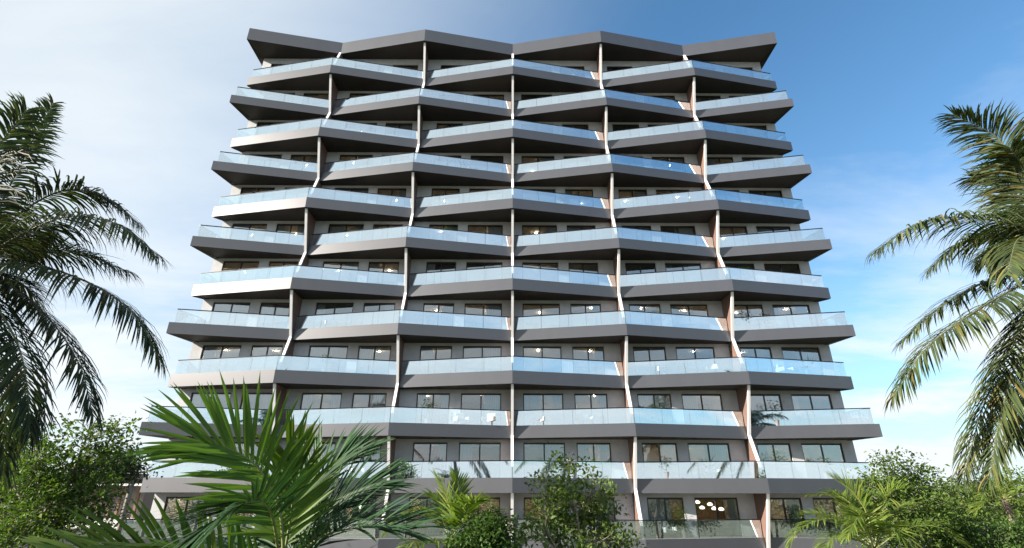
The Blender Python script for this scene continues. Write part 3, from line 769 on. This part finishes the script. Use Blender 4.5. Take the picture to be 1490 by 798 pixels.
tree_px('broadleaf_tree', 'bright leafy tree behind the sunlit garden palm', 1310, 24.0,
        [(1300, 695, 36, 30, 0), (1330, 700, 30, 26, .4), (1275, 715, 26, 26, -.3), (1310, 740, 60, 36, 0), (1350, 760, 45, 36, .4), (1285, 775, 50, 30, -.3)],
        240, 36, .165, 'leafA', 61, trunk_r=.11, stems=2, sigma=.25, group='trees at the shaded end')
for i, (bx, Y, sp, lm, lab) in enumerate([
        (1385, 34, [(1385, 735, 40, 28, 0), (1370, 770, 45, 30, 0), (1400, 765, 40, 30, 1)], 'leafC', 'low olive-green tree next to the bright leafy tree'),
        (1430, 42, [(1425, 722, 36, 20, 0), (1450, 735, 40, 30, 1), (1420, 760, 45, 35, 0)], 'leafA', 'mid-green tree rising behind the low olive-green tree'),
        (1485, 36, [(1490, 712, 34, 26, 0), (1475, 745, 45, 35, 0), (1500, 780, 50, 40, 0)], 'leafC', 'tall olive tree around the small distant palm'),
        (1445, 24, [(1440, 785, 55, 22, 0), (1400, 792, 40, 18, 0), (1490, 785, 40, 25, 0)], 'leafD', 'low spreading shrub at the foot of the shaded treeline'),
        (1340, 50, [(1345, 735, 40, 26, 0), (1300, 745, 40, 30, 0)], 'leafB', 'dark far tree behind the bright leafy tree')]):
    tree_px('broadleaf_tree', lab, bx, Y, sp, 150, 40, .006 * Y, lm, 70 + i, trunk_r=.12, sigma=.0105 * Y, group='trees at the shaded end')

# trees and palms across the garden behind the viewpoint, which the low glass reflects
r = random.Random(77); V, F = [], []
for i in range(15):
    x = -62 + i * 8.6 + r.uniform(-2, 2); y = -24 + r.uniform(-5, 3); h = r.uniform(3.6, 6.4); cv = Vector((x, y, h))
    tb = MB(); tb.tube([(x, y, 0), (x + .2, y, h * .5), (x, y, h)], [.2, .16, .13], 6); b = len(V); V += tb.V; F += [tuple(q + b for q in f) for f in tb.F]
    for j in range(13):
        rb, lv = make_frond(auto_frond(cv, j * .485 + r.random() * .2, r.uniform(-.2, 1.1), r.uniform(2.2, 3.0), r.uniform(1, 1.6), r), 20, .8, .09, r, droop=1.0, segs=2, n=8, rad=.03)
        b = len(V); V += rb.V; F += [tuple(q + b for q in f) for f in rb.F]
        for l_ in lv: leaves_to(V, F, l_, 2)
g_ = np.random.default_rng(8); n = 9000
cp = np.stack([g_.uniform(-75, 75, n), g_.normal(-27, 2.5, n), g_.uniform(0, 4.9, n) ** 1.0], 1)
cp[:, 2] *= 0.75 + 0.35 * np.sin(cp[:, 0] * .35) * np.sin(cp[:, 0] * .13 + 1)
for p in cp:
    d = Vector(g_.normal(0, 1, 3)).normalized(); s_ = d.orthogonal().normalized(); b = len(V); p = Vector(p)
    V += [tuple(p), tuple(p + d * .3 + s_ * .16), tuple(p + d * .62), tuple(p + d * .3 - s_ * .16)]; F.append((b, b + 1, b + 2, b + 3))
tag(link('treeline', mesh_np('treeline', V, F, [M['leafB']])), 'row of palms and bushes across the garden facing the tower', 'trees', kind='stuff')

# ------------------------------------------------------------------ neighbouring villa past the sunlit end
vx, vy = -33.0, 44.0
vo = bpy.data.objects.new('villa', None); C.objects.link(vo); vo.location = (vx, vy, 0)
tag(vo, 'low flat-roofed villa with white bands and timber slats beyond the tower', 'house')
q = MB(); q.box((-7, 0, 0), (5.6, 9, 4.9)); link('wall', q.mesh('wall', [M['ingrey']]), vo)
q = MB(); q.box((-7.6, -1.5, 4.9), (6.3, 9.5, 5.3)); link('roof', q.mesh('roof', [M['frame']]), vo)
q = MB(); q.box((-7.5, -1.3, 1.55), (6.2, -0.02, 2.2)); link('balcony_band', q.mesh('balcony_band', [M['whitepl']]), vo)
q = MB(); q.box((-7.5, -1.3, 4.45), (6.2, -0.02, 4.62)); link('balcony_band', q.mesh('balcony_band', [M['whitepl']]), vo)
sm = MB(); sm.box((-0.09, -0.5, 2.2), (0.09, -0.3, 4.45)); sm = sm.mesh('slat', [M['timber']])
for i in range(20): link('slat', sm, vo, (-7 + i * 0.66, 0, 0))
wm = MB(); wm.box((-0.8, -0.06, 0.15), (0.8, -0.01, 1.45)); wm = wm.mesh('window', [M['wglass']])
for i in range(4): link('window', wm, vo, (-5 + i * 2.9, 0, 0))

# ------------------------------------------------------------------ plants on the balconies
pot_m = MB(); pot_m.lathe([(0.0, 0), (0.16, 0), (0.21, 0.4), (0.18, 0.4), (0.17, 0.36), (0.0, 0.36)], 12); pot_m = pot_m.mesh('pot', [M['pot']])
def plant_mesh(seed, kind, h):
    r = random.Random(seed); V, F = [], []
    if kind == 'spiky':
        for i in range(26):
            a = r.random() * 6.28; e = r.uniform(.5, 1.4); d = Vector((math.cos(a) * math.cos(e), math.sin(a) * math.cos(e), math.sin(e)))
            leaves_to(V, F, leaflet_pts((0, 0, .36), d, Vector((0, 0, 1)), Vector((-d.y, d.x, .3)).normalized(), h * r.uniform(.6, 1), .05, .8, 4), 4)
    else:
        for i in range(150):
            d = Vector((r.gauss(0, 1), r.gauss(0, 1), r.gauss(0, 1))).normalized() * r.random() ** .5
            p = Vector((d.x * h * .42, d.y * h * .42, .4 + h * .5 + d.z * h * .5))
            dd = Vector((r.gauss(0, 1), r.gauss(0, 1), r.uniform(-.3, .8))).normalized()
            leaves_to(V, F, leaflet_pts(p, dd, Vector((0, 0, 1)), Vector((r.gauss(0, .4), r.gauss(0, .4), 1)).normalized(), r.uniform(.13, .24), .085, .5, 2), 2)
    return mesh_np('foliage', V, F, [M['fpalmd' if kind == 'spiky' else 'leafD']])
stem_m = MB(); stem_m.tube([(0, 0, .3), (.02, 0, .7), (0, .02, 1.0)], [.02, .016, .01], 5); stem_m = stem_m.mesh('stem', [M['bark']])
kinds = [('spiky', .9), ('bushy', 1.0), ('bushy', 1.35), ('spiky', 1.3), ('bushy', .8)]
pm = [plant_mesh(i, *k) for i, k in enumerate(kinds)]
spots = [(2, -20.2, 1), (4, -3.9, 1), (4, -3.2, 0), (6, -5.0, 2), (7, 17.6, 2), (8, 17.0, 2), (8, 18.3, 1), (8, 10.6, 2), (9, -12.9, 1), (9, 12.0, 0), (10, -5.6, 2), (10, 17.6, 2), (10, 9.6, 1),
         (11, -4.8, 4), (11, 9.9, 1), (11, 17.3, 2), (11, 20.2, 1), (11, 12.6, 3), (11, -12.5, 0), (11, 14.2, 0), (12, 10.6, 2), (12, 17.4, 2), (12, 3.6, 1), (5, 4.2, 1), (3, 14.0, 0), (11, 2.2, 3), (9, 20.5, 3)]
for k, x, pi in spots:
    bay = int((x + 3 * W) // W) + 1
    h = bpy.data.objects.new('potted_plant', None); C.objects.link(h); h.location = (x, Y0 + 1.95 - (0.5 if k > 8 else 0.25), ztop(k))
    h.rotation_euler = (0, 0, x * 3)
    lev = 'ground-floor terrace' if k == 12 else ordinal(k) + ' balcony below roof'
    tag(h, ('low spiky', 'leafy', 'tall leafy', 'tall spiky', 'small round')[pi] + ' potted plant on ' + lev + ', ' + ordinal(bay) + ' bay from the sunlit end', 'plant', 'potted plants on the balconies')
    link('pot', pot_m, h); link('foliage', pm[pi], h)
    if kinds[pi][0] != 'spiky': link('stem', stem_m, h)

# ------------------------------------------------------------------ white lounge chairs on the balconies
def lounge_parts():
    a = MB(); rbox(a, (-.34, -.36, .26), (.34, .34, .42), .05)
    b = MB(); rbox(b, (-.34, .24, .42), (.34, .42, .86), .05)
    c = MB(); rbox(c, (-.05, -.36, .3), (.05, .40, .58), .03)
    d = MB(); d.tube([(0, 0, 0), (0, 0, .27)], .022, 6)
    return a.mesh('seat', [M['whitepl']]), b.mesh('backrest', [M['whitepl']]), c.mesh('armrest', [M['whitepl']]), d.mesh('leg', [M['frame']])
ls, lb, la, ll = lounge_parts()
for k, x, rz in [(10, -3.4, .5), (10, -1.5, -.4), (10, 4.9, .3), (10, 1.9, -.5), (9, 10.3, .4), (9, 13.9, -.4), (11, -10.0, .6), (11, 12.9, .2), (9, 18.9, .3), (10, 19.8, -.5), (12, 9.6, .4), (8, -13.0, .4)]:
    o = bpy.data.objects.new('lounge_chair', None); C.objects.link(o); o.location = (x, Y0 + 1.45 + (.25 if not proud(k, round(x / W)) else 0), ztop(k)); o.rotation_euler = (0, 0, rz + math.pi * 0)
    bay = int((x + 3 * W) // W) + 1
    lev = 'ground-floor terrace' if k == 12 else ordinal(k) + ' balcony below roof'
    tag(o, 'white lounge chair on ' + lev + ', ' + ordinal(bay) + ' bay from sunlit end' + {-1.5: ' by central fin', 1.9: ' by central fin', 13.9: ' by outer fin'}.get(x, ''), 'chair', 'white lounge chairs on the balconies')
    link('seat', ls, o); link('backrest', lb, o)
    for sx in (-1, 1):
        link('armrest', la, o, (sx * .39, 0, 0))
        for sy in (-1, 1): link('leg', ll, o, (sx * .36, sy * .32, 0))
